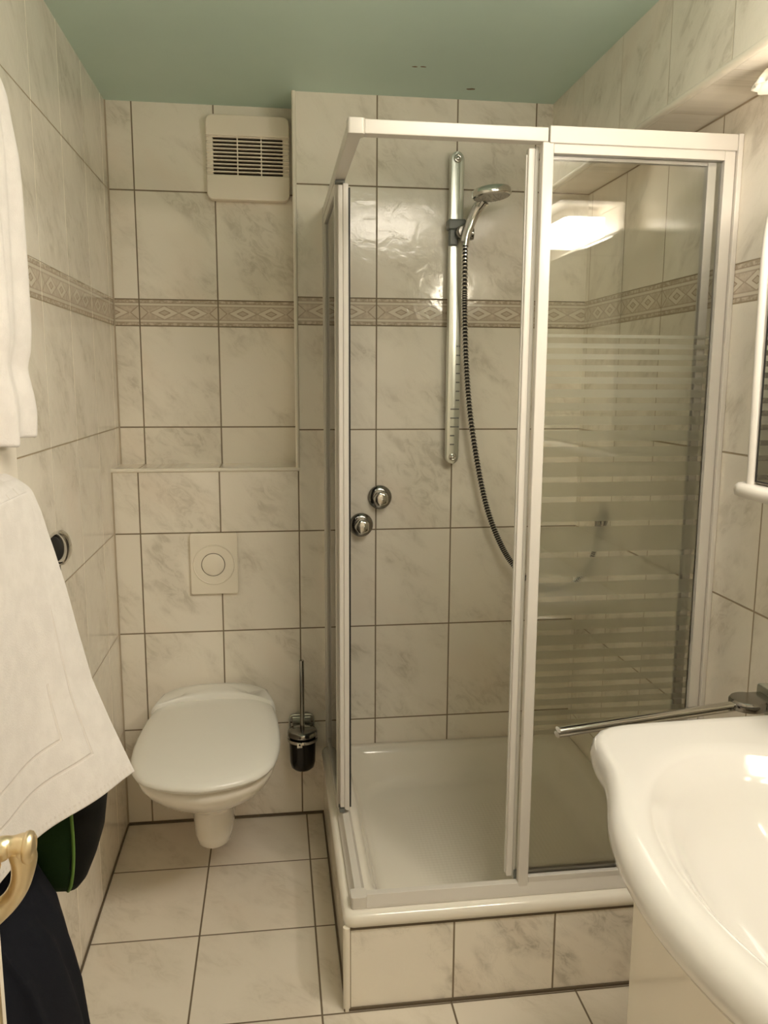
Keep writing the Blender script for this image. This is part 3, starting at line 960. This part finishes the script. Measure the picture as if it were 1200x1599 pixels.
rings = [ring_bowl(0.10, 0.16, 0.66), ring_bowl(0.19, 0.31, 0.715), ring_out(0, -0.075, 0.768), ring_out(0, -0.020, 0.785), ring_out(0, 0.003, 0.795), ring_out(0, 0.0115, 0.808), ring_out(0, 0.012, 0.822),
         ring_out(0, 0.006, 0.838), ring_out(0, -0.004, 0.848), ring_out(0, -0.016, 0.8525), ring_out(0, -0.030, 0.8515),
         ring_mix(0.75, 0.235, 0.372, 0.849), ring_bowl(0.235, 0.372, 0.847), ring_bowl(0.228, 0.362, 0.842), ring_bowl(0.219, 0.348, 0.830), ring_bowl(0.210, 0.335, 0.822),
         ring_bowl(0.200, 0.322, 0.812), ring_bowl(0.185, 0.300, 0.785), ring_bowl(0.165, 0.268, 0.755), ring_bowl(0.135, 0.220, 0.728), ring_bowl(0.09, 0.15, 0.712), ring_bowl(0.035, 0.045, 0.705)]
loft(bm, rings)
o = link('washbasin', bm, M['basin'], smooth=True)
tag(o, 'white ceramic washbasin with wavy rim on the right wall', 'washbasin')

va = thing('vanity_cabinet', 'glossy white vanity cabinet under the washbasin', 'cabinet', (1.32, -1.76, 0.0))
bm = boxes((1.150, 1.508, -2.19, -1.345, 0.0, 0.655))
link('body', bm, M['cabinet'], va, bev=0.003)
for y0, y1 in ((-1.764, -1.348), (-2.187, -1.768)):
    bm = boxes((1.132, 1.1495, y0, y1, 0.06, 0.652))
    d = link('door', bm, M['cabinet'], va, bev=0.003)

# ------------------------------------------------------------------ swivel towel rail beside the basin
tr = thing('towel_rail', 'chrome swivel towel rail pointing into the room behind the washbasin', 'towel rail', (1.51, -1.15, 0.85))
bm = bmesh.new(); prism(bm, rrect(-1.185, -1.115, 0.795, 0.853, 0.008, 4), 1.490, 1.5095, 'x')
link('wall_plate', bm, M['chrome_soft'], tr, bev=0.003)
bm = bmesh.new(); lathe(bm, (1.445, -1.160, 0.818), (0, 0, 1), [(0.0, 0), (0.034, 0.0), (0.037, 0.004), (0.037, 0.016), (0.034, 0.020), (0.0, 0.022)], 36)
box(bm, 1.445, 1.492, -1.185, -1.130, 0.818, 0.838)
link('hub', bm, M['chrome_dark'], tr, smooth=40.0)
for dy, z in ((0.0, 0.829), (0.005, 0.817)):
    bm = bmesh.new()
    p0, p1 = Vector((1.435, -1.160 + dy, z)), Vector((1.020, -1.236 + dy * 1.2, z - 0.002))
    d_ = (p1 - p0).normalized(); sd_ = Vector((-d_.y, d_.x, 0))
    prev = None
    rings = []
    for p in (p0, p1):
        rings.append([p + sd_ * (0.010 * cos(2 * pi * i / 20)) + Vector((0, 0, 0.0052 * sin(2 * pi * i / 20))) for i in range(20)])
    loft(bm, rings)
    link('arm', bm, M['chrome'], tr, smooth=40.0)

# ------------------------------------------------------------------ mirror cabinet with light
mc = thing('mirror_cabinet', 'white framed mirror cabinet with bottom shelf above the washbasin', 'mirror cabinet', (1.45, -1.75, 1.25))
MX, MY0, MY1 = 1.402, -1.178, -2.30
bm = boxes((MX + 0.002, 1.5085, MY1, MY0 - 0.018, 1.279, 1.86))
link('body', bm, M['cabinet'], mc, bev=0.003)
bm = boxes((MX - 0.004, MX + 0.0015, MY1 + 0.01, MY0 - 0.0265, 1.2865, 1.85))
mi = link('mirror', bm, M['mirror'], mc)
bm = boxes((MX - 0.005, MX + 0.0015, MY0 - 0.0262, MY0 - 0.0235, 1.2835, 1.85), (MX - 0.005, MX + 0.0015, MY1 + 0.01, MY0 - 0.0262, 1.2835, 1.2862))
link('black_edge', bm, M['black'], mi)
bm = bmesh.new()
tube(bm, catmull([(MX, MY0 - 0.010, 1.276), (MX, MY0 - 0.006, 1.42), (MX, MY0 - 0.002, 1.60), (MX, MY0 - 0.003, 1.72), (MX + 0.004, MY0 - 0.012, 1.78), (MX + 0.02, MY0 - 0.028, 1.84)], 8), 0.0115, 20)
link('side_post', bm, M['alu'], mc, smooth=50.0)
bm = bmesh.new(); lathe(bm, (MX - 0.002, MY0 - 0.003, 1.742), (0, 1, 0.1), [(0.0, 0.012), (0.004, 0.011), (0.005, 0.0)], 14)
link('post_cap', bm, M['alu'], mc, smooth=50.0)
bm = bmesh.new()
spts = [(1.5085, -1.150), (1.43, -1.143), (1.400, -1.146), (1.380, -1.160), (1.372, -1.185), (1.370, -1.25), (1.370, -2.30), (1.5085, -2.30)]
def inset(pts, s):
    return [((x - 1.45) * s + 1.45 if x < 1.5 else x, (y + 1.72) * (s * 0.02 + 0.98) - 1.72) for x, y in pts]
loft(bm, [[(x, y, 1.2515) for x, y in inset(spts, 0.86)], [(x, y, 1.2545) for x, y in inset(spts, 0.96)], [(x, y, 1.264) for x, y in spts], [(x, y, 1.273) for x, y in inset(spts, 0.97)], [(x, y, 1.2785) for x, y in inset(spts, 0.88)]])
link('shelf', bm, M['alu'], mc, smooth=60.0)
bm = boxes((1.285, 1.5085, -1.80, -1.36, 1.955, 1.970), (1.47, 1.5085, -1.80, -1.36, 1.862, 1.955))
cn = link('light_canopy', bm, M['alu'], mc, bev=0.003)
bm = bmesh.new(); prism(bm, rrect(1.325, 1.445, -1.64, -1.42, 0.02, 4), 1.875, 1.925)
df = link('light_diffuser', bm, M['lamp'], cn)
bm = bmesh.new(); prism(bm, rrect(1.335, 1.440, -1.63, -1.43, 0.02, 4), 1.9255, 1.9548)
link('light_housing', bm, M['white_glass'], cn, bev=0.002)

# scalloped glass shade under the bulkhead
ls = thing('lamp_shade', 'scalloped frosted glass shade under the tiled bulkhead', 'lamp shade', (1.475, -1.095, 2.058))
bm = bmesh.new()
n = 64
rings = []
for r, h in ((0.012, -0.002), (0.022, -0.006), (0.036, -0.016), (0.047, -0.030), (0.053, -0.042), (0.0505, -0.0425), (0.044, -0.030), (0.033, -0.018), (0.018, -0.009)):
    rings.append([(1.455 + r * (1 + 0.07 * cos(10 * 2 * pi * i / n)) * cos(2 * pi * i / n), -1.103 + r * (1 + 0.07 * cos(10 * 2 * pi * i / n)) * sin(2 * pi * i / n), 2.056 + h) for i in range(n)])
loft(bm, rings)
link('glass_bowl', bm, M['white_glass'], ls, smooth=True)
bm = bmesh.new(); cyl(bm, (1.455, -1.103, 2.0575), (1.455, -1.103, 2.046), 0.014)
link('fitting', bm, M['chrome_soft'], ls, smooth=40.0)

# ------------------------------------------------------------------ heater with towels on the left wall
he = thing('panel_heater', 'flat cream bathroom heater panel on the left wall behind the towels', 'heater', (0.05, -1.5, 0.6))
bm = boxes((0.040, 0.066, -1.86, -1.150, 1.02, 1.86))
link('panel', bm, M['radiator'], he, bev=0.004, seg=3)
for y in (-1.35, -1.72):
    for z_ in (1.15, 1.70):
        link('wall_bracket', boxes((0.0005, 0.041, y - 0.02, y + 0.02, z_, z_ + 0.04)), M['radiator'], he, bev=0.002)

def lerp(a, b, t): return a + (b - a) * t
def interp(tab, z):
    if z >= tab[0][0]: return tab[0][1]
    for (za, xa), (zb, xb) in zip(tab, tab[1:]):
        if za >= z >= zb:
            return lerp(xa, xb, (za - z) / (za - zb))
    return tab[-1][1]

# upper towel: hangs down over the heater panel
def cloth(name, f, nu, nv, mat, thick=0.004, offset=0.0, uvs=True):
    """f(u,v) -> (x,y,z); a solid sheet"""
    bm = bmesh.new()
    uvl = bm.loops.layers.uv.new('UVMap')
    vs = [[bm.verts.new(f(i / nu, j / nv)) for j in range(nv + 1)] for i in range(nu + 1)]
    for i in range(nu):
        for j in range(nv):
            fc = bm.faces.new((vs[i][j], vs[i + 1][j], vs[i + 1][j + 1], vs[i][j + 1]))
            for lp, (a, b) in zip(fc.loops, ((i, j), (i + 1, j), (i + 1, j + 1), (i, j + 1))):
                lp[uvl].uv = (a / nu, b / nv)
    o = link(name, bm, mat, smooth=True, recalc=True)
    sm = o.modifiers.new('solid', 'SOLIDIFY'); sm.thickness = thick; sm.offset = offset
    sb = o.modifiers.new('sub', 'SUBSURF'); sb.levels = 1; sb.render_levels = 1
    return o

tab_x = [(1.96, 0.070), (1.895, 0.096), (1.849, 0.102), (1.803, 0.109), (1.755, 0.111), (1.62, 0.112), (1.54, 0.111), (1.51, 0.108), (1.485, 0.101), (1.459, 0.105), (1.439, 0.109), (1.413, 0.112), (1.372, 0.109)]
def towel_f(u, v):
    # u 0 far edge .. 1 near edge, v 0 bottom .. 1 top
    z = lerp(1.372, 1.96, v)
    xe = interp(tab_x, z)
    y = -1.218 - 0.50 * u
    x = lerp(xe, 0.112, min(1, u * 3)) + 0.012 * (1 - v) * sin(u * 26 + 0.6) * min(1, u * 5) + 0.006 * sin(u * 47)
    # waist where the towel is gathered
    g = math.exp(-((z - 1.487) / 0.03) ** 2)
    x -= 0.006 * g * min(1, u * 4)
    zz = z + 0.004 * sin(u * 18) * (1 - v)
    return (x, y, zz)
o = cloth('bath_towel', towel_f, 56, 60, M['towel'], 0.007, 1.0)
tag(o, 'white terry towel hanging at the upper left edge of the photo', 'towel')

# lower mat: outer layer
edge = [(0.085, 1.309), (0.101, 1.287), (0.114, 1.25), (0.122, 1.217), (0.131, 1.184), (0.146, 1.124), (0.162, 1.045), (0.181, 0.958), (0.208, 0.881), (0.246, 0.783)]
etab = [(z, x) for x, z in edge]
def mat_f(u, v):
    # v 0 at the hem, 1 at the fold
    zt_ = 1.318
    z = lerp(0.783, zt_, v)
    xe = interp(etab, z) if z < 1.309 else lerp(0.085, 0.070, (z - 1.309) / 0.009)
    y = -1.222 - 0.56 * u
    # direction: the hem swings into the room at the far corner
    xn = lerp(0.080, 0.112, v) if False else 0.108
    k = (1 - v)
    x = lerp(xe, 0.105 + 0.0 * k, 1 - (1 - min(1, u / 0.56)) ** 1.25)
    x += 0.010 * sin(u * 14 + v * 2.0) * k * min(1, u * 4)
    if v > 0.93:
        x -= 0.03 * ((v - 0.93) / 0.07) ** 2
    return (x, y, z)
o = cloth('bath_mat', lambda a, b: mat_f(a ** 1.5, b), 120, 110, M['mat'], 0.006, 1.0)
tag(o, 'white bath mat with woven frame lines draped over the left wall heater', 'bath mat')

def front_f(u, v):
    zt_ = 1.318
    va = lerp(0.30, 1 - 0.024 / (zt_ - 0.783), v)
    c = 0.050 + 0.055 * (1 - va) ** 0.7 + 0.05 * max(0.0, (va - 0.86) / 0.14) ** 3
    yy = c + (0.56 - c) * u ** 1.5
    x, y, z = mat_f(yy / 0.56, min(va, 0.925))
    z = lerp(0.783, zt_, va)
    return (x + 0.013 * (va - 0.30) / 0.6 - 0.02 * max(0, (va - 0.9) / 0.06) ** 2 * 0.15, y, z)
# folded back layer of the mat seen at the top as a loop
def fold_f(u, v):
    a = lerp(-0.5 * pi, 0.5 * pi, v)
    x0 = 0.086
    return (x0 + 0.022 * cos(a) + 0.010 - 0.02 * (1 - u) * (1 if a > 0 else 0.6), -1.228 - 0.50 * u, 1.288 + 0.028 * sin(a) - 0.010 * (1 - u))
bm_parent = o
f2 = cloth('folded_hem', fold_f, 30, 14, M['towel'], 0.006, 0.0)
f2.parent = bm_parent
f3 = cloth('front_layer', front_f, 70, 60, M['towel'], 0.004, 1.0)
f3.parent = bm_parent

# chrome holder on the left wall
wh = thing('wall_holder', 'oval chrome and black holder on the left wall behind the bath mat', 'holder', (0.0, -0.79, 1.10))
bm = bmesh.new()
n = 40
def oval(cx, y, cz, rx, rz): return [(cx + rx * cos(2 * pi * i / n), y, cz + rz * sin(2 * pi * i / n)) for i in range(n)]
HX, HZ = 0.034, 1.103
loft(bm, [oval(HX, -0.772, HZ, 0.019, 0.034), oval(HX, -0.775, HZ, 0.0235, 0.0385), oval(HX, -0.790, HZ, 0.0240, 0.0390), oval(HX, -0.800, HZ, 0.0215, 0.0365), oval(HX, -0.8005, HZ, 0.0185, 0.033), oval(HX, -0.792, HZ, 0.0170, 0.031)])
link('rim', bm, M['chrome'], wh, smooth=50.0)
bm = bmesh.new(); loft(bm, [oval(HX - 0.006, -0.7915, HZ, 0.0150, 0.029), oval(HX - 0.006, -0.802, HZ, 0.0145, 0.0285), oval(HX - 0.006, -0.804, HZ, 0.011, 0.024)])
link('face', bm, M['black'], wh, smooth=50.0)
bm = boxes((0.0005, 0.020, -0.799, -0.778, 1.085, 1.120))
link('wall_base', bm, M['chrome_dark'], wh, bev=0.004)
bm = bmesh.new(); tube(bm, catmull([(0.033, -0.792, 1.068), (0.034, -0.792, 1.045), (0.038, -0.793, 1.022), (0.041, -0.795, 1.000)], 5), 0.0022, 8)
link('thin_rod', bm, M['chrome_dark'], wh, smooth=50.0)

# bag and trousers hanging behind the mat
bg = thing('wash_bag', 'dark green and black bag with bright green piping below the bath mat', 'bag', (0.09, -1.14, 0.52))
def superring(cx, cy, rx, ry, z, e=2.6, n=36, dx=0.0):
    out = []
    for i in range(n):
        t = 2 * pi * i / n
        c_, s_ = cos(t), sin(t)
        out.append((cx + dx + rx * math.copysign(abs(c_) ** (2 / e), c_), cy + ry * math.copysign(abs(s_) ** (2 / e), s_), z + 0.004 * sin(3 * t)))
    return out
bm = bmesh.new()
lv = [(0.528, 0.080, 0.035, 0.030), (0.533, 0.082, 0.048, 0.050), (0.549, 0.087, 0.055, 0.060), (0.585, 0.093, 0.064, 0.066), (0.63, 0.097, 0.074, 0.070), (0.69, 0.097, 0.082, 0.072), (0.76, 0.094, 0.082, 0.070), (0.83, 0.090, 0.070, 0.060), (0.87, 0.086, 0.050, 0.040)]
loft(bm, [superring(cx, -1.13, rx, ry, z) for z, cx, rx, ry in lv])
for f in bm.faces:
    c = f.calc_center_median()
    f.material_index = 1 if c.x > 0.127 + 0.06 * (c.z - 0.60) else 0
link('body', bm, [M['bag_green'], M['bag_black']], bg, smooth=True)
bm = bmesh.new()
tube(bm, catmull([(0.130, -1.194, 0.78), (0.132, -1.199, 0.70), (0.132, -1.197, 0.64), (0.128, -1.192, 0.59), (0.120, -1.184, 0.550), (0.112, -1.174, 0.533)], 8), 0.0032, 10)
link('piping', bm, M['piping'], bg, smooth=True)
bm = bmesh.new()
tube(bm, catmull([(0.020, -1.186, 0.70), (0.020, -1.188, 0.62), (0.026, -1.185, 0.555), (0.036, -1.176, 0.530)], 8), 0.0018, 8)
link('seam', bm, M['alu_grey'], bg, smooth=True)
bm = bmesh.new()
tube(bm, catmull([(0.06, -1.13, 0.86), (0.045, -1.12, 0.98), (0.03, -1.10, 1.08)], 6), 0.004, 8)
link('strap', bm, M['bag_black'], bg, smooth=True)

trt = [(0.70, 0.085), (0.60, 0.094), (0.553, 0.102), (0.50, 0.116), (0.433, 0.129), (0.352, 0.137), (0.257, 0.149), (0.15, 0.156), (0.05, 0.160)]
def trouser_ring(z, n=72):
    xe = interp(trt, z) + 0.045 * max(0.0, min(1.0, (0.655 - z) / 0.09))
    cx, rx = 0.5 * (xe + 0.012), 0.5 * (xe - 0.012)
    out = []
    for i in range(n):
        t = 2 * pi * i / n
        fold = 1 + 0.12 * sin(5 * t + 1.0 + z * 3) + 0.05 * sin(11 * t + z * 5)
        x = cx + rx * cos(t) * (0.90 + 0.10 * sin(9 * t + z * 4))
        y = -1.372 + (0.150 + 0.015 * sin(z * 6)) * sin(t) * fold
        out.append((max(0.004, x), y, z))
    return out
bm = bmesh.new()
zs = [0.64 - 0.026 * k for k in range(24)]
loft(bm, [trouser_ring(z) for z in zs])
o = link('trousers', bm, M['navy'], smooth=True)
tag(o, 'dark navy trousers hanging against the left wall below the green bag', 'trousers')

# ------------------------------------------------------------------ the open door and its handle
DX0, DY0 = 0.060, -2.60
DX1, DY1 = 0.227, -1.845
dv = Vector((DX1 - DX0, DY1 - DY0, 0)).normalized()
dn = Vector((dv.y, -dv.x, 0))                    # towards the room
L_ = math.hypot(DX1 - DX0, DY1 - DY0)
bm = bmesh.new()
def dpt(s, n, z): 
    p = Vector((DX0, DY0, 0)) + dv * s + dn * n
    return (p.x, p.y, z)
def dbox(bm, s0, s1, n0, n1, z0, z1):
    vs = [bm.verts.new(dpt(s, n, z)) for s in (s0, s1) for n in (n0, n1) for z in (z0, z1)]
    for f in ((0, 1, 3, 2), (4, 6, 7, 5), (0, 4, 5, 1), (2, 3, 7, 6), (0, 2, 6, 4), (1, 5, 7, 3)):
        bm.faces.new([vs[i] for i in f])
dbox(bm, 0, L_, -0.04, 0.0, 0.006, 1.98)
door = struct('door_1', bm, M['door'], bev=0.003)
hz = 0.965
bm = bmesh.new(); dbox(bm, L_ - 0.062, L_ - 0.018, 0.0003, 0.008, hz - 0.13, hz + 0.07)
hd = link('door_handle', bm, M['gold'], parent=door, bev=0.004, seg=3)
hd['label'] = 'gilt brass lever handle'
bm = bmesh.new()
neck = catmull([dpt(L_ - 0.035, 0.004, hz - 0.004), (0.244, -1.871, 0.974), (0.257, -1.873, 0.994), (0.2625, -1.875, 1.018), (0.261, -1.876, 1.034)], 7)
tube(bm, neck, lambda i, L: 0.0125 - 0.0035 * sin(min(1, L / 0.08) * pi), 20)
lv_ = catmull([(0.267, -1.876, 1.033), (0.256, -1.877, 1.035), (0.246, -1.880, 1.036), (0.238, -1.893, 1.033), (0.235, -1.925, 1.027), (0.229, -1.965, 1.022), (0.222, -2.005, 1.026)], 7)
tube(bm, lv_, lambda i, L: 0.0128 - 0.0022 * sin(min(1, L / 0.045) * pi) + 0.0009 * sin(L * 330), 22)
link('lever', bm, M['gold'], parent=hd, smooth=True)
bm = bmesh.new()
lathe(bm, (0.266, -1.876, 1.033), (1, 0.02, -0.04), [(0.010, -0.003), (0.0145, -0.001), (0.0155, 0.002), (0.0145, 0.005), (0.0115, 0.007), (0.0100, 0.0055), (0.006, 0.007), (0.0, 0.0085)], 28)
link('lever_cap', bm, M['gold'], parent=hd, smooth=50.0)

# ------------------------------------------------------------------ added fill light panel on the ceiling, out of view
cl_ = thing('fill_panel', 'added square fill light on the ceiling over the washbasin side of the room', 'fill light', (1.08, -1.83, ZC))
bm = bmesh.new(); prism(bm, rrect(0.86, 1.30, -2.09, -1.57, 0.03, 5), ZC - 0.025, ZC - 0.0005)
link('base', bm, M['alu'], cl_, bev=0.003)
bm = bmesh.new(); prism(bm, rrect(0.87, 1.29, -2.08, -1.58, 0.03, 5), ZC - 0.075, ZC - 0.0255)
link('diffuser', bm, M['fill_glow'], cl_, bev=0.008, seg=3)
